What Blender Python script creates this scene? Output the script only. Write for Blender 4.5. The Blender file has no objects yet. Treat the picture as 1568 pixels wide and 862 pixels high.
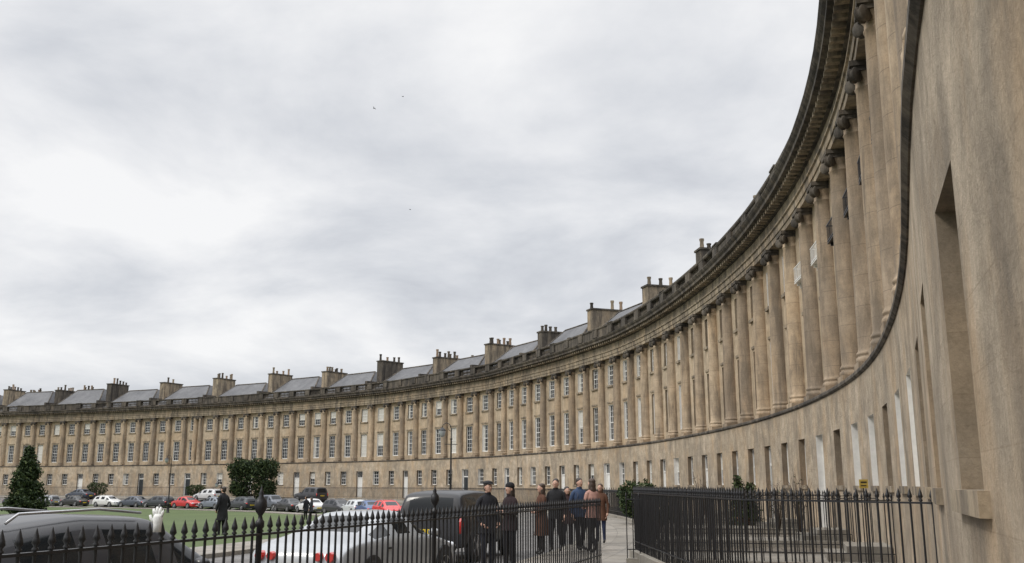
import bpy, bmesh, math, random
import numpy as np
from mathutils import Vector, Matrix
random.seed(7); rng=np.random.RandomState(5)
sc=bpy.context.scene
sc.view_settings.view_transform='Standard'
sc.view_settings.look='None'
sc.view_settings.exposure=0
COL=sc.collection
# ------------------------------------------------------------------ node helpers
def newmat(name):
    m=bpy.data.materials.new(name); m.use_nodes=True
    nt=m.node_tree; b=nt.nodes['Principled BSDF']
    return m,nt,b
def ramp(nt,fac,stops):
    r=nt.nodes.new('ShaderNodeValToRGB'); nt.links.new(fac,r.inputs[0])
    el=r.color_ramp.elements
    while len(el)<len(stops): el.new(0.5)
    for e,(p,c) in zip(el,stops):
        e.position=p; e.color=c if len(c)==4 else (*c,1)
    return r.outputs[0]
def mix(nt,fac,a,b,mode='MIX'):
    m=nt.nodes.new('ShaderNodeMix'); m.data_type='RGBA'; m.blend_type=mode
    for s,v in ((m.inputs[0],fac),(m.inputs[6],a),(m.inputs[7],b)):
        if hasattr(v,'links'): nt.links.new(v,s)
        elif isinstance(v,(int,float)): s.default_value=v
        else: s.default_value=(*v,1)
    return m.outputs[2]
def math_(nt,op,a,b=0.0):
    n=nt.nodes.new('ShaderNodeMath'); n.operation=op
    for s,v in ((n.inputs[0],a),(n.inputs[1],b)):
        if hasattr(v,'links'): nt.links.new(v,s)
        else: s.default_value=v
    return n.outputs[0]
def g(v): return (v,v,v)
def noise(nt,vec,scale,detail=5,rough=.6,sc3=None,dist=0):
    if sc3:
        mp=nt.nodes.new('ShaderNodeMapping'); mp.inputs['Scale'].default_value=sc3
        nt.links.new(vec,mp.inputs[0]); vec=mp.outputs[0]
    n=nt.nodes.new('ShaderNodeTexNoise'); n.inputs['Scale'].default_value=scale
    n.inputs['Detail'].default_value=detail; n.inputs['Roughness'].default_value=rough
    n.inputs['Distortion'].default_value=dist
    nt.links.new(vec,n.inputs['Vector']); return n.outputs[0]
def stone(name,c1,c2,stain,samt=.6,brick=False,bump=.3,thr=(.5,.72),obr=False,bdist=.03,warmamt=.35,sv=(2.2,2.2,.3),mo=.68):
    m,nt,b=newmat(name)
    pos=nt.nodes.new('ShaderNodeNewGeometry').outputs['Position']
    col=ramp(nt,noise(nt,pos,.13,3,.5),[(.36,c1),(.64,c2)])
    mot=ramp(nt,noise(nt,pos,2.2,8,.7),[(.3,g(mo)),(.7,g(1.14))])
    col=mix(nt,1.0,col,mot,'MULTIPLY')
    warm=ramp(nt,noise(nt,pos,1.1,4,.6,(1,1,.5)),[(.45,g(0)),(.7,g(warmamt))])
    col=mix(nt,warm,col,(.50,.345,.20))
    if obr:
        oi=nt.nodes.new('ShaderNodeObjectInfo').outputs['Random']
        col=mix(nt,1.0,col,ramp(nt,oi,[(0,(.74,.73,.74)),(1,(1.15,1.12,1.08))]),'MULTIPLY')
        so_=nt.nodes.new('ShaderNodeSeparateXYZ'); nt.links.new(nt.nodes.new('ShaderNodeTexCoord').outputs['Object'],so_.inputs[0])
        jn=math_(nt,'LESS_THAN',math_(nt,'MODULO',so_.outputs[2],.80),.016)
        col=mix(nt,math_(nt,'MULTIPLY',jn,.45),col,(.12,.09,.07))
    if brick:
        uv=nt.nodes.new('ShaderNodeUVMap').outputs[0]
        bt=nt.nodes.new('ShaderNodeTexBrick'); nt.links.new(uv,bt.inputs['Vector'])
        bt.inputs['Scale'].default_value=1; bt.inputs['Brick Width'].default_value=.95
        bt.inputs['Row Height'].default_value=.36; bt.inputs['Mortar Size'].default_value=.004
        bt.inputs['Color1'].default_value=(.86,.84,.82,1); bt.inputs['Color2'].default_value=(1.06,1.04,1.02,1)
        bt.inputs['Mortar'].default_value=(.76,.72,.68,1)
        col=mix(nt,.5,col,bt.outputs[0],'MULTIPLY')
    st=noise(nt,pos,1.0,8,.7,sv,.4)
    sf=ramp(nt,st,[(thr[0],g(0)),(thr[1],g(samt))])
    col=mix(nt,sf,col,stain)
    b2=noise(nt,pos,.55,6,.65,None,.8)
    bf=ramp(nt,b2,[(.5,g(0)),(.68,g(samt*.8))])
    col=mix(nt,bf,col,tuple(x*1.3 for x in stain))
    sp=noise(nt,pos,28,4,.8); col=mix(nt,.6,col,ramp(nt,sp,[(.3,g(.7)),(.6,g(1.08))]),'MULTIPLY')
    nt.links.new(col,b.inputs['Base Color'])
    b.inputs['Roughness'].default_value=.9
    b.inputs['Specular IOR Level'].default_value=.2
    bp=nt.nodes.new('ShaderNodeBump'); bp.inputs['Strength'].default_value=bump
    bp.inputs['Distance'].default_value=bdist
    nt.links.new(noise(nt,pos,5,12,.75),bp.inputs['Height']); nt.links.new(bp.outputs[0],b.inputs['Normal'])
    return m
def simple(name,c,rough=.6,metal=0,coat=0,var=0.0,vs=8,spec=.5):
    m,nt,b=newmat(name)
    if var:
        pos=nt.nodes.new('ShaderNodeNewGeometry').outputs['Position']
        col=ramp(nt,noise(nt,pos,vs,5,.65),[(.3,tuple(x*(1-var) for x in c)),(.7,tuple(min(1,x*(1+var)) for x in c))])
        nt.links.new(col,b.inputs['Base Color'])
    else: b.inputs['Base Color'].default_value=(*c,1)
    b.inputs['Roughness'].default_value=rough; b.inputs['Metallic'].default_value=metal
    b.inputs['Coat Weight'].default_value=coat; b.inputs['Coat Roughness'].default_value=.05
    b.inputs['Specular IOR Level'].default_value=spec
    return m
M={}
M['wall']=stone('bath_stone_wall',(.465,.37,.262),(.555,.46,.34),(.19,.15,.11),.6,True,.25,(.48,.70))
M['gwall']=stone('bath_stone_ground_floor',(.48,.40,.30),(.57,.48,.37),(.20,.17,.135),.76,True,.8,(.46,.65),bdist=.09,warmamt=.6,sv=(1.0,1.0,.42),mo=.6)
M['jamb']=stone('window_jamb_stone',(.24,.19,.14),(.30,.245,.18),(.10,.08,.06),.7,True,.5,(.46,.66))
M['col']=stone('bath_stone_column',(.41,.325,.235),(.49,.395,.29),(.14,.115,.09),.78,False,.4,(.45,.64),True)
M['trim']=stone('weathered_stone_trim',(.35,.285,.21),(.42,.35,.255),(.10,.085,.07),.85,False,.5,(.42,.6))
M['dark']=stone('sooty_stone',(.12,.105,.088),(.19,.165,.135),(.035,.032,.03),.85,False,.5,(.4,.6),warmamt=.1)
def slate():
    m,nt,b=newmat('slate_roof')
    tc=nt.nodes.new('ShaderNodeNewGeometry').outputs['Position']
    c=ramp(nt,noise(nt,tc,.5,6,.7),[(.3,(.06,.061,.067)),(.7,(.13,.13,.135))])
    z=noise(nt,tc,6,2,.5,(.3,.3,5)); c=mix(nt,.6,c,ramp(nt,z,[(.35,g(.6)),(.6,g(1.2))]),'MULTIPLY')
    nt.links.new(c,b.inputs['Base Color']); b.inputs['Roughness'].default_value=.55
    return m
M['slate']=slate()
M['white']=simple('white_painted_wood',(.74,.73,.70),.45,var=.06)
M['reveal_w']=simple('white_painted_reveal',(.72,.70,.66),.6,var=.08)
M['blind']=simple('window_blind',(.56,.54,.49),.7,var=.1,vs=1)
M['glass']=simple('window_glass',(.018,.02,.024),.06,var=.3,vs=.6,spec=.5)
M['iron']=simple('black_painted_iron',(.011,.011,.013),.42,var=.3,vs=20)
M['pot']=simple('clay_pot',(.30,.215,.15),.85,var=.35,vs=1.5)
M['brickc']=simple('chimney_brick',(.33,.19,.13),.9,var=.3,vs=3)
M['door']=simple('dark_door_paint',(.02,.025,.03),.3)
# ------------------------------------------------------------------ mesh builder
class MB:
    def __init__(s,mats): s.v=[];s.f=[];s.m=[];s.uv=[];s.mats=mats;s.sm=[]
    def add(s,verts,faces,mat=0,uv=None,smooth=False):
        o=len(s.v); s.v.extend([tuple(v) for v in verts])
        s.uv.extend(uv if uv is not None else [(0,0)]*len(verts))
        for f in faces: s.f.append(tuple(i+o for i in f)); s.m.append(mat); s.sm.append(smooth)
    def box(s,c0,c1,mat=0,M4=None):
        x0,y0,z0=c0;x1,y1,z1=c1
        vs=[(x0,y0,z0),(x1,y0,z0),(x1,y1,z0),(x0,y1,z0),(x0,y0,z1),(x1,y0,z1),(x1,y1,z1),(x0,y1,z1)]
        if M4 is not None: vs=[M4@Vector(v) for v in vs]
        s.add(vs,BOXF,mat)
    def lathe(s,prof,seg=16,center=(0,0,0),mat=0,smooth=True,sx=1,sy=1,axis='z',M4=None,caps=True):
        vs=[];n=len(prof)
        for (r,z) in prof:
            for k in range(seg):
                a=2*math.pi*k/seg
                x,y=r*math.cos(a)*sx,r*math.sin(a)*sy
                p=(x,y,z) if axis=='z' else ((z,x,y) if axis=='x' else (x,z,y))
                p=Vector((p[0]+center[0],p[1]+center[1],p[2]+center[2]))
                if M4 is not None: p=M4@p
                vs.append(p)
        fs=[(i*seg+k,i*seg+(k+1)%seg,(i+1)*seg+(k+1)%seg,(i+1)*seg+k) for i in range(n-1) for k in range(seg)]
        if axis=='y': fs=[tuple(reversed(f)) for f in fs]
        s.add(vs,fs,mat,None,smooth)
        if caps: s.add(vs,[tuple(range(seg))[::-1],tuple(range((n-1)*seg,n*seg))],mat,None,False)
    def tube(s,pts,rads,seg=8,mat=0):
        vs=[];P=[Vector(p) for p in pts]
        for i,p in enumerate(P):
            d=(P[min(i+1,len(P)-1)]-P[max(i-1,0)]).normalized()
            u=d.cross(Vector((0.3,.2,1))); 
            if u.length<.1: u=d.cross(Vector((1,0,0)))
            u.normalize(); w=d.cross(u)
            for k in range(seg):
                a=2*math.pi*k/seg; vs.append(p+(u*math.cos(a)+w*math.sin(a))*rads[i])
        fs=[(i*seg+k,i*seg+(k+1)%seg,(i+1)*seg+(k+1)%seg,(i+1)*seg+k) for i in range(len(P)-1) for k in range(seg)]
        fs+=[tuple(range(seg))[::-1],tuple(range((len(P)-1)*seg,len(P)*seg))]
        s.add(vs,fs,mat,None,True)
    def ell(s,c,r,mat=0,seg=14,rings=9,M4=None):
        prof=[(max(1e-3,math.sin(math.pi*i/rings)),-math.cos(math.pi*i/rings)) for i in range(rings+1)]
        vs=[]
        for (rr,z) in prof:
            for k in range(seg):
                a=2*math.pi*k/seg; p=Vector((c[0]+r[0]*rr*math.cos(a),c[1]+r[1]*rr*math.sin(a),c[2]+r[2]*z))
                vs.append(M4@p if M4 is not None else p)
        s.add(vs,[(i*seg+k,i*seg+(k+1)%seg,(i+1)*seg+(k+1)%seg,(i+1)*seg+k) for i in range(rings) for k in range(seg)],mat,None,True)
    def mesh(s,name):
        me=bpy.data.meshes.new(name); me.from_pydata(s.v,[],s.f)
        for m in s.mats: me.materials.append(m)
        me.polygons.foreach_set('material_index',s.m)
        me.polygons.foreach_set('use_smooth',s.sm)
        uvl=me.uv_layers.new(name='UVMap')
        li=np.empty(len(me.loops),dtype=np.int32); me.loops.foreach_get('vertex_index',li)
        uvl.data.foreach_set('uv',np.array(s.uv,dtype=np.float32)[li].ravel())
        me.update(); return me
    def obj(s,name,parent=None):
        o=bpy.data.objects.new(name,s.mesh(name)); COL.objects.link(o)
        if parent: o.parent=parent
        return o
BOXF=[(0,3,2,1),(4,5,6,7),(0,1,5,4),(1,2,6,5),(2,3,7,6),(3,0,4,7)]
def empty(name,loc=(0,0,0),rz=0):
    e=bpy.data.objects.new(name,None); e.location=loc; e.rotation_euler=(0,0,rz); COL.objects.link(e); e.empty_display_size=.2; return e
def inst(me,name,mat,parent):
    o=bpy.data.objects.new(name,me); o.matrix_world=mat; COL.objects.link(o)
    if parent: o.parent=parent
    return o
def evalmesh(verts,edges,faces,mods,matidx=None,skin=None,root=0):
    me=bpy.data.meshes.new('tmp'); me.from_pydata(verts,edges,faces)
    if matidx: 
        for i in range(max(matidx)+1): me.materials.append(None)
        me.polygons.foreach_set('material_index',matidx)
    o=bpy.data.objects.new('tmp',me); COL.objects.link(o)
    for (t,kw) in mods:
        md=o.modifiers.new(t,t)
        for k,v in kw.items(): setattr(md,k,v)
    if skin:
        for i,r in enumerate(skin): me.skin_vertices[0].data[i].radius=(r,r) if not isinstance(r,tuple) else r
        for i in range(len(skin)): me.skin_vertices[0].data[i].use_root=(i==root)
    dg=bpy.context.evaluated_depsgraph_get(); dg.update()
    m2=bpy.data.meshes.new_from_object(o.evaluated_get(dg))
    V=[tuple(v.co) for v in m2.vertices]; F=[tuple(p.vertices) for p in m2.polygons]; MI=[p.material_index for p in m2.polygons]
    bpy.data.objects.remove(o); bpy.data.meshes.remove(me); bpy.data.meshes.remove(m2)
    return V,F,MI
# ------------------------------------------------------------------ crescent curve
CP=np.array([(1.15,-1.9),(1.85,.8),(2.52,3.6),(2.98,5.1),(3.48,6.5),(4.15,8.1),(5.45,11.4),(6.45,14.1),(7.95,18.7),(8.9,22),(9.6,25.1),(10.15,28.1),(10.6,31.2),(11.05,35),(11.45,42),(11.35,50),(10.8,58),(9.95,65),(8.5,72.6),(4.7,83.8),(-2.1,99.6),(-14.4,116),(-26,126),(-40.1,135.9),(-60,146),(-82.5,155),(-105,161.5),(-130,167),(-150,170)],float)
CP[:7,0]-=np.array([.33,.27,.17,.11,.07,.03,0])
seg=np.r_[0,np.cumsum(np.linalg.norm(np.diff(CP,axis=0),axis=1))]
t=np.arange(0,seg[-1],.25)
X=np.interp(t,seg,CP[:,0]);Y=np.interp(t,seg,CP[:,1])
def gs(a,sig):
    k=int(sig*3/.25); w=np.exp(-.5*(np.arange(-k,k+1)*.25/sig)**2); w/=w.sum()
    p=np.r_[2*a[0]-a[1:k+1][::-1],a,2*a[-1]-a[-k-1:-1][::-1]]
    return np.convolve(p,w,'valid')
X=gs(X,2.2);Y=gs(Y,2.2)
s_=np.r_[0,np.cumsum(np.hypot(np.diff(X),np.diff(Y)))]
SL=s_[-1]
TX=np.gradient(X,s_);TY=np.gradient(Y,s_);q=np.hypot(TX,TY);TX/=q;TY/=q
def fr(s):
    x=np.interp(s,s_,X);y=np.interp(s,s_,Y);a=np.interp(s,s_,TX);b=np.interp(s,s_,TY);l=math.hypot(a,b);return x,y,a/l,b/l
def P(s,n,z):
    x,y,a,b=fr(s); return (x-b*n,y+a*n,z)
def F4(s,n,z):
    x,y,a,b=fr(s); return Matrix(((a,-b,0,x-b*n),(b,a,0,y+a*n),(0,0,1,z),(0,0,0,1)))
def s_at_y(yy): return float(np.interp(yy,Y,s_))
def dist(px,py):
    px=np.atleast_1d(px).astype(float);py=np.atleast_1d(py).astype(float)
    d=np.empty(len(px))
    for i0 in range(0,len(px),4000):
        A=(px[i0:i0+4000,None]-X[None,::4])**2+(py[i0:i0+4000,None]-Y[None,::4])**2
        j=A.argmin(1)*4
        d[i0:i0+4000]=(px[i0:i0+4000]-X[j])*(-TY[j])+(py[i0:i0+4000]-Y[j])*TX[j]
        m=np.sqrt(A.min(1)); d[i0:i0+4000]=np.sign(d[i0:i0+4000])*m
    return d
def sst(x,a,b):
    t=np.clip((x-a)/(b-a),0,1); return t*t*(3-2*t)
DROP=1.15
def gz(px,py):
    d=dist(px,py); return -DROP*sst(d,6.5,16)*sst(np.atleast_1d(py),25,95)
def gz1(x,y): return float(gz(x,y)[0])
# ------------------------------------------------------------------ the terrace
BAY=3.1; s0=s_at_y(4.85)-BAY/2-BAY; 
S0=max(0.3,s0); NB=int((SL-3-s0)/BAY)
terr=empty('curved_georgian_terrace')
ZG,ZS,ZC,ZE,ZB=0.0,4.5,11.35,13.0,14.0
NG=.5
walls=MB([M['wall'],M['gwall'],M['reveal_w'],M['trim'],M['jamb']])
def quad(mb,pts,mat,uv): mb.add(pts,[(0,1,2,3)],mat,uv)
def panel(a,b,n,z0,z1,wa,wb,oz,mat,dep,rmat):
    def q(sa,sb,za,zb):
        quad(walls,[P(sb,n,za),P(sa,n,za),P(sa,n,zb),P(sb,n,zb)],mat,[(sb,za),(sa,za),(sa,zb),(sb,zb)])
    q(a,wa,z0,z1);q(wb,b,z0,z1)
    z=z0
    for (c,d) in oz:
        if c>z: q(wa,wb,z,c)
        m=n-dep
        for pts in ([P(wa,n,c),P(wa,m,c),P(wa,m,d),P(wa,n,d)],[P(wb,m,c),P(wb,n,c),P(wb,n,d),P(wb,m,d)],
                    [P(wa,n,c),P(wb,n,c),P(wb,m,c),P(wa,m,c)],[P(wa,m,d),P(wb,m,d),P(wb,n,d),P(wa,n,d)]):
            quad(walls,pts,rmat,[(a+.2,c),(a+.4,c),(a+.4,d),(a+.2,d)])
        z=d
    q(wa,wb,z,z1)
def sbox(mb,a,b,n0,n1,z0,z1,mat=0):
    vs=[P(a,n0,z0),P(b,n0,z0),P(b,n1,z0),P(a,n1,z0),P(a,n0,z1),P(b,n0,z1),P(b,n1,z1),P(a,n1,z1)]
    mb.add(vs,BOXF,mat,[(a,z0),(b,z0),(b,z0),(a,z0),(a,z1),(b,z1),(b,z1),(a,z1)])
def sweep(mb,prof,a,b,ds,mat=0,cap=True):
    ss=np.linspace(a,b,max(2,int((b-a)/ds)+1)); n=len(prof); vs=[];uv=[]
    for s in ss:
        for (nn,z) in prof: vs.append(P(s,nn,z));uv.append((s,z))
    fs=[(i*n+k,i*n+(k+1)%n,(i+1)*n+(k+1)%n,(i+1)*n+k) for i in range(len(ss)-1) for k in range(n)]
    if cap: fs+=[tuple(range(n))[::-1],tuple(range((len(ss)-1)*n,len(ss)*n))]
    mb.add(vs,fs,mat,uv)
def winmesh(name,w,h,kind):
    mb=MB([M['white'],M['glass'],M['blind']]); f=.06
    mb.box((-w/2,-.04,0),(-w/2+f,.04,h));mb.box((w/2-f,-.04,0),(w/2,.04,h))
    mb.box((-w/2+f,-.04,h-f),(w/2-f,.04,h));mb.box((-w/2+f,-.04,0),(w/2-f,.05,f*1.3))
    mb.box((-w/2+f,-.03,h/2-.03),(w/2-f,.035,h/2+.03))
    iw=w-2*f
    for i in (1,2): 
        x=-iw/2+iw*i/3; mb.box((x-.013,-.02,f*1.3),(x+.013,.02,h/2-.03));mb.box((x-.013,-.02,h/2+.03),(x+.013,.025,h-f))
    nh=2 if h>2 else 1
    for (zl,zh) in ((f*1.3,h/2-.03),(h/2+.03,h-f)):
        for i in range(1,nh+1):
            z=zl+(zh-zl)*i/(nh+1); mb.box((-w/2+f,-.018,z-.013),(w/2-f,.018,z+.013))
    mb.add([(w/2-f,-.01,f),(-w/2+f,-.01,f),(-w/2+f,-.01,h-f),(w/2-f,-.01,h-f)],[(0,1,2,3)],1)
    if kind==1:
        mb.add([(w/2-f,-.004,h*.45),(-w/2+f,-.004,h*.45),(-w/2+f,-.004,h-f),(w/2-f,-.004,h-f)],[(0,1,2,3)],2)
    if kind==2:
        for sg in (-1,1):
            xa,xb=sorted((sg*(w/2-f),sg*(w/2-f-.2)))
            mb.add([(xb,-.004,f),(xa,-.004,f),(xa,-.004,h-f),(xb,-.004,h-f)],[(0,1,2,3)],2)
    if kind==3:
        mb.add([(w/2-f,-.004,f),(-w/2+f,-.004,f),(-w/2+f,-.004,h-f),(w/2-f,-.004,h-f)],[(0,1,2,3)],2)
    return mb.mesh(name)
W={}
for k in range(4):
    W['g',k]=winmesh('sash_g',1.12,1.62,k);W['f',k]=winmesh('sash_f',1.16,2.75,k);W['s',k]=winmesh('sash_s',1.12,1.6,k)
def doormesh(c,nm):
    mb=MB([M['white'],M['glass'],c]); w,h=1.16,3.12
    mb.box((-w/2,-.05,0),(-w/2+.08,.05,h));mb.box((w/2-.08,-.05,0),(w/2,.05,h));mb.box((-w/2+.08,-.05,h-.08),(w/2-.08,.05,h))
    mb.box((-w/2+.08,-.05,2.3),(w/2-.08,.05,2.4))
    mb.box((-w/2+.08,-.04,0),(w/2-.08,0,2.3),2)
    for zz in ((.2,.85),(1.0,1.55),(1.7,2.15)):
        for xx in ((-.42,-.05),(.05,.42)): mb.box((xx[0],0,zz[0]),(xx[1],.02,zz[1]),2)
    mb.box((-w/2+.08,-.03,2.4),(w/2-.08,-.01,h-.08),1)
    for x in (-.25,0,.25): mb.box((x-.012,-.01,2.4),(x+.012,.015,h-.08),0)
    mb.ell((.36,.04,1.05),(.03,.03,.03),1)
    return mb.mesh(nm)
DO=[doormesh(M['white'],'door_white'),doormesh(M['door'],'door_dark'),doormesh(M['white'],'door_cream')]
def guardmesh(mi):
    mb=MB([M['iron'] if mi==0 else M['white']]); w=.62;d=.27;h=.58
    mb.box((-w,0,0),(w,d,.03))
    for z in (.08,h): 
        mb.box((-w,d-.03,z),(w,d,z+.03));mb.box((-w,0,z),(-w+.03,d-.03,z+.03));mb.box((w-.03,0,z),(w,d-.03,z+.03))
    for i in range(10):
        x=-w+.01+(2*w-.04)*i/9; mb.box((x,d-.022,.03),(x+.014,d-.008,h))
    for y in (.08,.17):
        for x in (-w,w-.014): mb.box((x,y,.03),(x+.014,y+.014,h))
    for x in (-w*.7,w*.7): mb.box((x-.03,0,-.2),(x+.03,.1,0)); mb.box((x-.03,.1,-.1),(x+.03,.2,0))
    return mb.mesh('window_guard')
GD=[guardmesh(0),guardmesh(1)]
sills=MB([M['trim'],M['gwall']])
HL=BAY*3.5
sp=s_at_y(73.5)
hk=[sp+HL*i for i in range(-9,25)]
hk=[h for h in hk if 1.0<h<SL-4]
for b in range(NB):
    a=s0+b*BAY; e=a+BAY; c=(a+e)/2
    if a<0.3: a=.3
    x,y,tx,ty=fr(c)
    wg,wf=(.50 if b<3 else .56),.58
    isdoor=(b%7 in (3,6)) and b>8
    white=(b in (4,5,7,8,10) or (b>10 and random.random()<.35))
    gz0,gz1_=(.12,3.25) if isdoor else (1.62,3.25)
    if e>a+1.3 and c-wg>a+.05:
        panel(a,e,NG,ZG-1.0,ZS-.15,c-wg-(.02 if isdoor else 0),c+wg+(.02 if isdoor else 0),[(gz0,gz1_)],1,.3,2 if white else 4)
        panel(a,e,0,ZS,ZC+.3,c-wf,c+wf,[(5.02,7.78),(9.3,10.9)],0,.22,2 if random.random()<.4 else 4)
        rd=lambda: random.choices([0,1,2,3],[.62,.17,.15,.06])[0]
        if isdoor: inst(DO[b%3],'door',F4(c,NG-.24,.12),terr)
        else:
            inst(W['g',rd()],'ground_floor_window',F4(c,NG-.25,1.625),terr)
            sbox(sills,c-.66,c+.66,NG-.2,NG+.05,1.5,1.623,0)
        inst(W['f',rd()],'first_floor_window',F4(c,-.17,5.025),terr)
        inst(W['s',rd()],'second_floor_window',F4(c,-.17,9.3),terr)
        sbox(sills,c-.7,c+.7,-.15,.12,9.16,9.302,0)
        sbox(sills,c-.72,c+.72,.003,.06,7.9,8.02,0)
        if 17<y<29: inst(GD[0],'window_guard',F4(c,.003,9.1),terr)
        elif 29<y<36: inst(GD[1],'window_guard',F4(c,.003,9.1),terr)
    else:
        quad(walls,[P(e,NG,-1),P(a,NG,-1),P(a,NG,ZS-.15),P(e,NG,ZS-.15)],1,[(e,-1),(a,-1),(a,ZS-.22),(e,ZS-.22)])
        quad(walls,[P(e,0,ZS),P(a,0,ZS),P(a,0,ZC+.3),P(e,0,ZC+.3)],0,[(e,ZS),(a,ZS),(a,ZC),(e,ZC)])
SE=s0+NB*BAY; SS=max(.3,s0)
quad(walls,[P(SS,NG,-1),P(SS,-10,-1),P(SS,-10,ZE),P(SS,NG,ZE)],0,[(0,0),(9,0),(9,13),(0,13)])
sweep(walls,[(-10,-1),(-10.2,-1),(-10.2,ZE),(-10,ZE)],SS,SE,3,0)
walls.obj('walls',terr)
sills.obj('sills',terr)
tr=MB([M['trim'],M['dark'],M['col']])
sweep(tr,[(-.1,ZS-.15),(NG+.02,ZS-.15),(NG+.07,ZS-.10),(NG+.07,ZS-.03),(NG+.05,ZS),(-.1,ZS)][::-1],SS,SE,1.5,1)
ent=[(-.2,ZC),(.42,ZC),(.42,ZC+.22),(.46,ZC+.22),(.46,ZC+.48),(.52,ZC+.5),(.52,ZC+.56),(.40,ZC+.57),(.40,ZC+1.05),(.5,ZC+1.08),(.5,ZC+1.22),(.98,ZC+1.30),(.98,ZC+1.44),(1.06,ZC+1.52),(1.12,ZC+1.62),(1.12,ZE),(-.2,ZE+.03)]
sweep(tr,ent[:9]+[(-.2,ZC+1.05)],SS,SE,1.5,0)
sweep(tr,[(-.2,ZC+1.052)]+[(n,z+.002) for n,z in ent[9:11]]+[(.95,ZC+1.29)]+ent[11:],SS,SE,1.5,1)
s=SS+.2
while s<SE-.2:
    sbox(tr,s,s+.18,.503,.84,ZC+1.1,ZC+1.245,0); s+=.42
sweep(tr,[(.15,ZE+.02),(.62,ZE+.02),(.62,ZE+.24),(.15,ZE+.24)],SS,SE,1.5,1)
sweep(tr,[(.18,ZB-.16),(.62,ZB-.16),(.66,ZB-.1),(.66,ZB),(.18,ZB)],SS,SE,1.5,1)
prof=[(.07,0),(.07,.06),(.04,.1),(.085,.24),(.08,.32),(.035,.46),(.06,.55),(.06,.6)]
for b in range(NB):
    a=s0+b*BAY
    if a<SS+.3: continue
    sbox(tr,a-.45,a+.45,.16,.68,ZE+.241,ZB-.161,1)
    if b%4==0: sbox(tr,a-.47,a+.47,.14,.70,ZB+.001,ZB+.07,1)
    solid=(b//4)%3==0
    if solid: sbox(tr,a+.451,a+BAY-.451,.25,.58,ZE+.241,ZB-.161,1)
    else:
        for i in range(8):
            sp_=a+.6+i*(BAY-1.2)/7.0
            if sp_<SE: tr.lathe(prof,6,P(sp_,.4,ZE+.24),1)
tr.obj('entablature_and_balustrade',terr)
cb=MB([M['col'],M['dark']])
R=.385
hcol=ZC-ZS
cb.box((-.46,-.46,0),(.46,.46,.16),0)
pr=[(.44,.16),(.46,.2),(.46,.25),(.44,.29),(.41,.31),(.41,.35),(.435,.37),(.435,.41),(.41,.44),(R+.01,.47),(R,.52)]
nd=9
for i in range(1,nd+1):
    tt=i/nd; pr.append((R*(1-.15*tt**1.8),.52+(hcol-.52-.62)*tt))
pr+=[(R*.9,hcol-.6),(R*.92,hcol-.57),(R*.86,hcol-.54),(R*.86,hcol-.40),(R*1.05,hcol-.3),(R*1.1,hcol-.22)]
cb.lathe(pr,24)
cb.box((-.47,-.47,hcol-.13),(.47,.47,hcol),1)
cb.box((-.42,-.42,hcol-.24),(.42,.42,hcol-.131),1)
for ang in (45,135,225,315):
    Mx=Matrix.Rotation(math.radians(ang),4,'Z')
    cb.lathe([(.05,-.11),(.17,-.09),(.19,-.06),(.15,-.03),(.15,.03),(.19,.06),(.17,.09),(.05,.11)],12,(.50,0,hcol-.33),1,axis='y',M4=Mx)
colme=cb.mesh('ionic_column')
for b in range(NB+1):
    a=s0+b*BAY
    if a<SS+.4: continue
    inst(colme,'column',F4(a,.09,ZS+.003),terr)
    if abs(a-s_at_y(138.5))<BAY/2: inst(colme,'column',F4(a+1.02,.09,ZS+.003),terr)
rf=MB([M['slate'],M['dark']]); ch=MB([M['trim'],M['dark'],M['pot'],M['brickc']])
bd=[SS]+hk+[SE]
for i in range(len(bd)-1):
    a,b=bd[i]+.25,bd[i+1]-.25
    ins=min(2.4,(b-a)*.3); hz=16.3+random.uniform(-.3,.4)
    vs=[P(a,-.5,ZE),P(b,-.5,ZE),P(b,-11,ZE),P(a,-11,ZE),P(a+ins,-4.2,hz),P(b-ins,-4.2,hz),P(b-ins,-7.5,hz),P(a+ins,-7.5,hz)]
    rf.add(vs,BOXF,0)
    for (u,v) in ((0,4),(1,5),(4,5)):
        rf.tube([vs[u],vs[v]],[.09,.09],6,1)
sweep(rf,[(-.3,ZE-.1),(-10,ZE-.1),(-10,ZE+.04),(-.3,ZE+.04)][::-1],SS,SE,3,1)
rf.obj('roof',terr)
for i,h in enumerate(hk):
    sbox(ch,h-.2,h+.2,-10,-.4,ZE,14.5,1)
    brick=3 if random.random()<.02 else 0
    for (n0,n1) in ((-6.2,-2.6),(-10.4,-7.6)):
        if n0<-9 and random.random()<.4: continue
        zt=16.95+random.uniform(-.5,.45)
        sbox(ch,h-.5,h+.5,n0,n1,14.0,zt,brick if brick else random.choice([0,0,1]))
        sbox(ch,h-.58,h+.58,n0-.08,n1+.08,zt+.001,zt+.14,1)
        k=random.randint(4,8)
        for j in range(k):
            if random.random()<.1: continue
            nn=n0+.3+(n1-n0-.6)*j/(k-1); hh=random.uniform(.4,.95)
            ch.lathe([(.16,0),(.13,hh*.7),(.17,hh*.85),(.17,hh)],8,P(h+random.choice([-.2,.2,0]),nn,zt+.14),random.choice([1,2,1,0]))
ch.obj('chimneys',terr)
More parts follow.
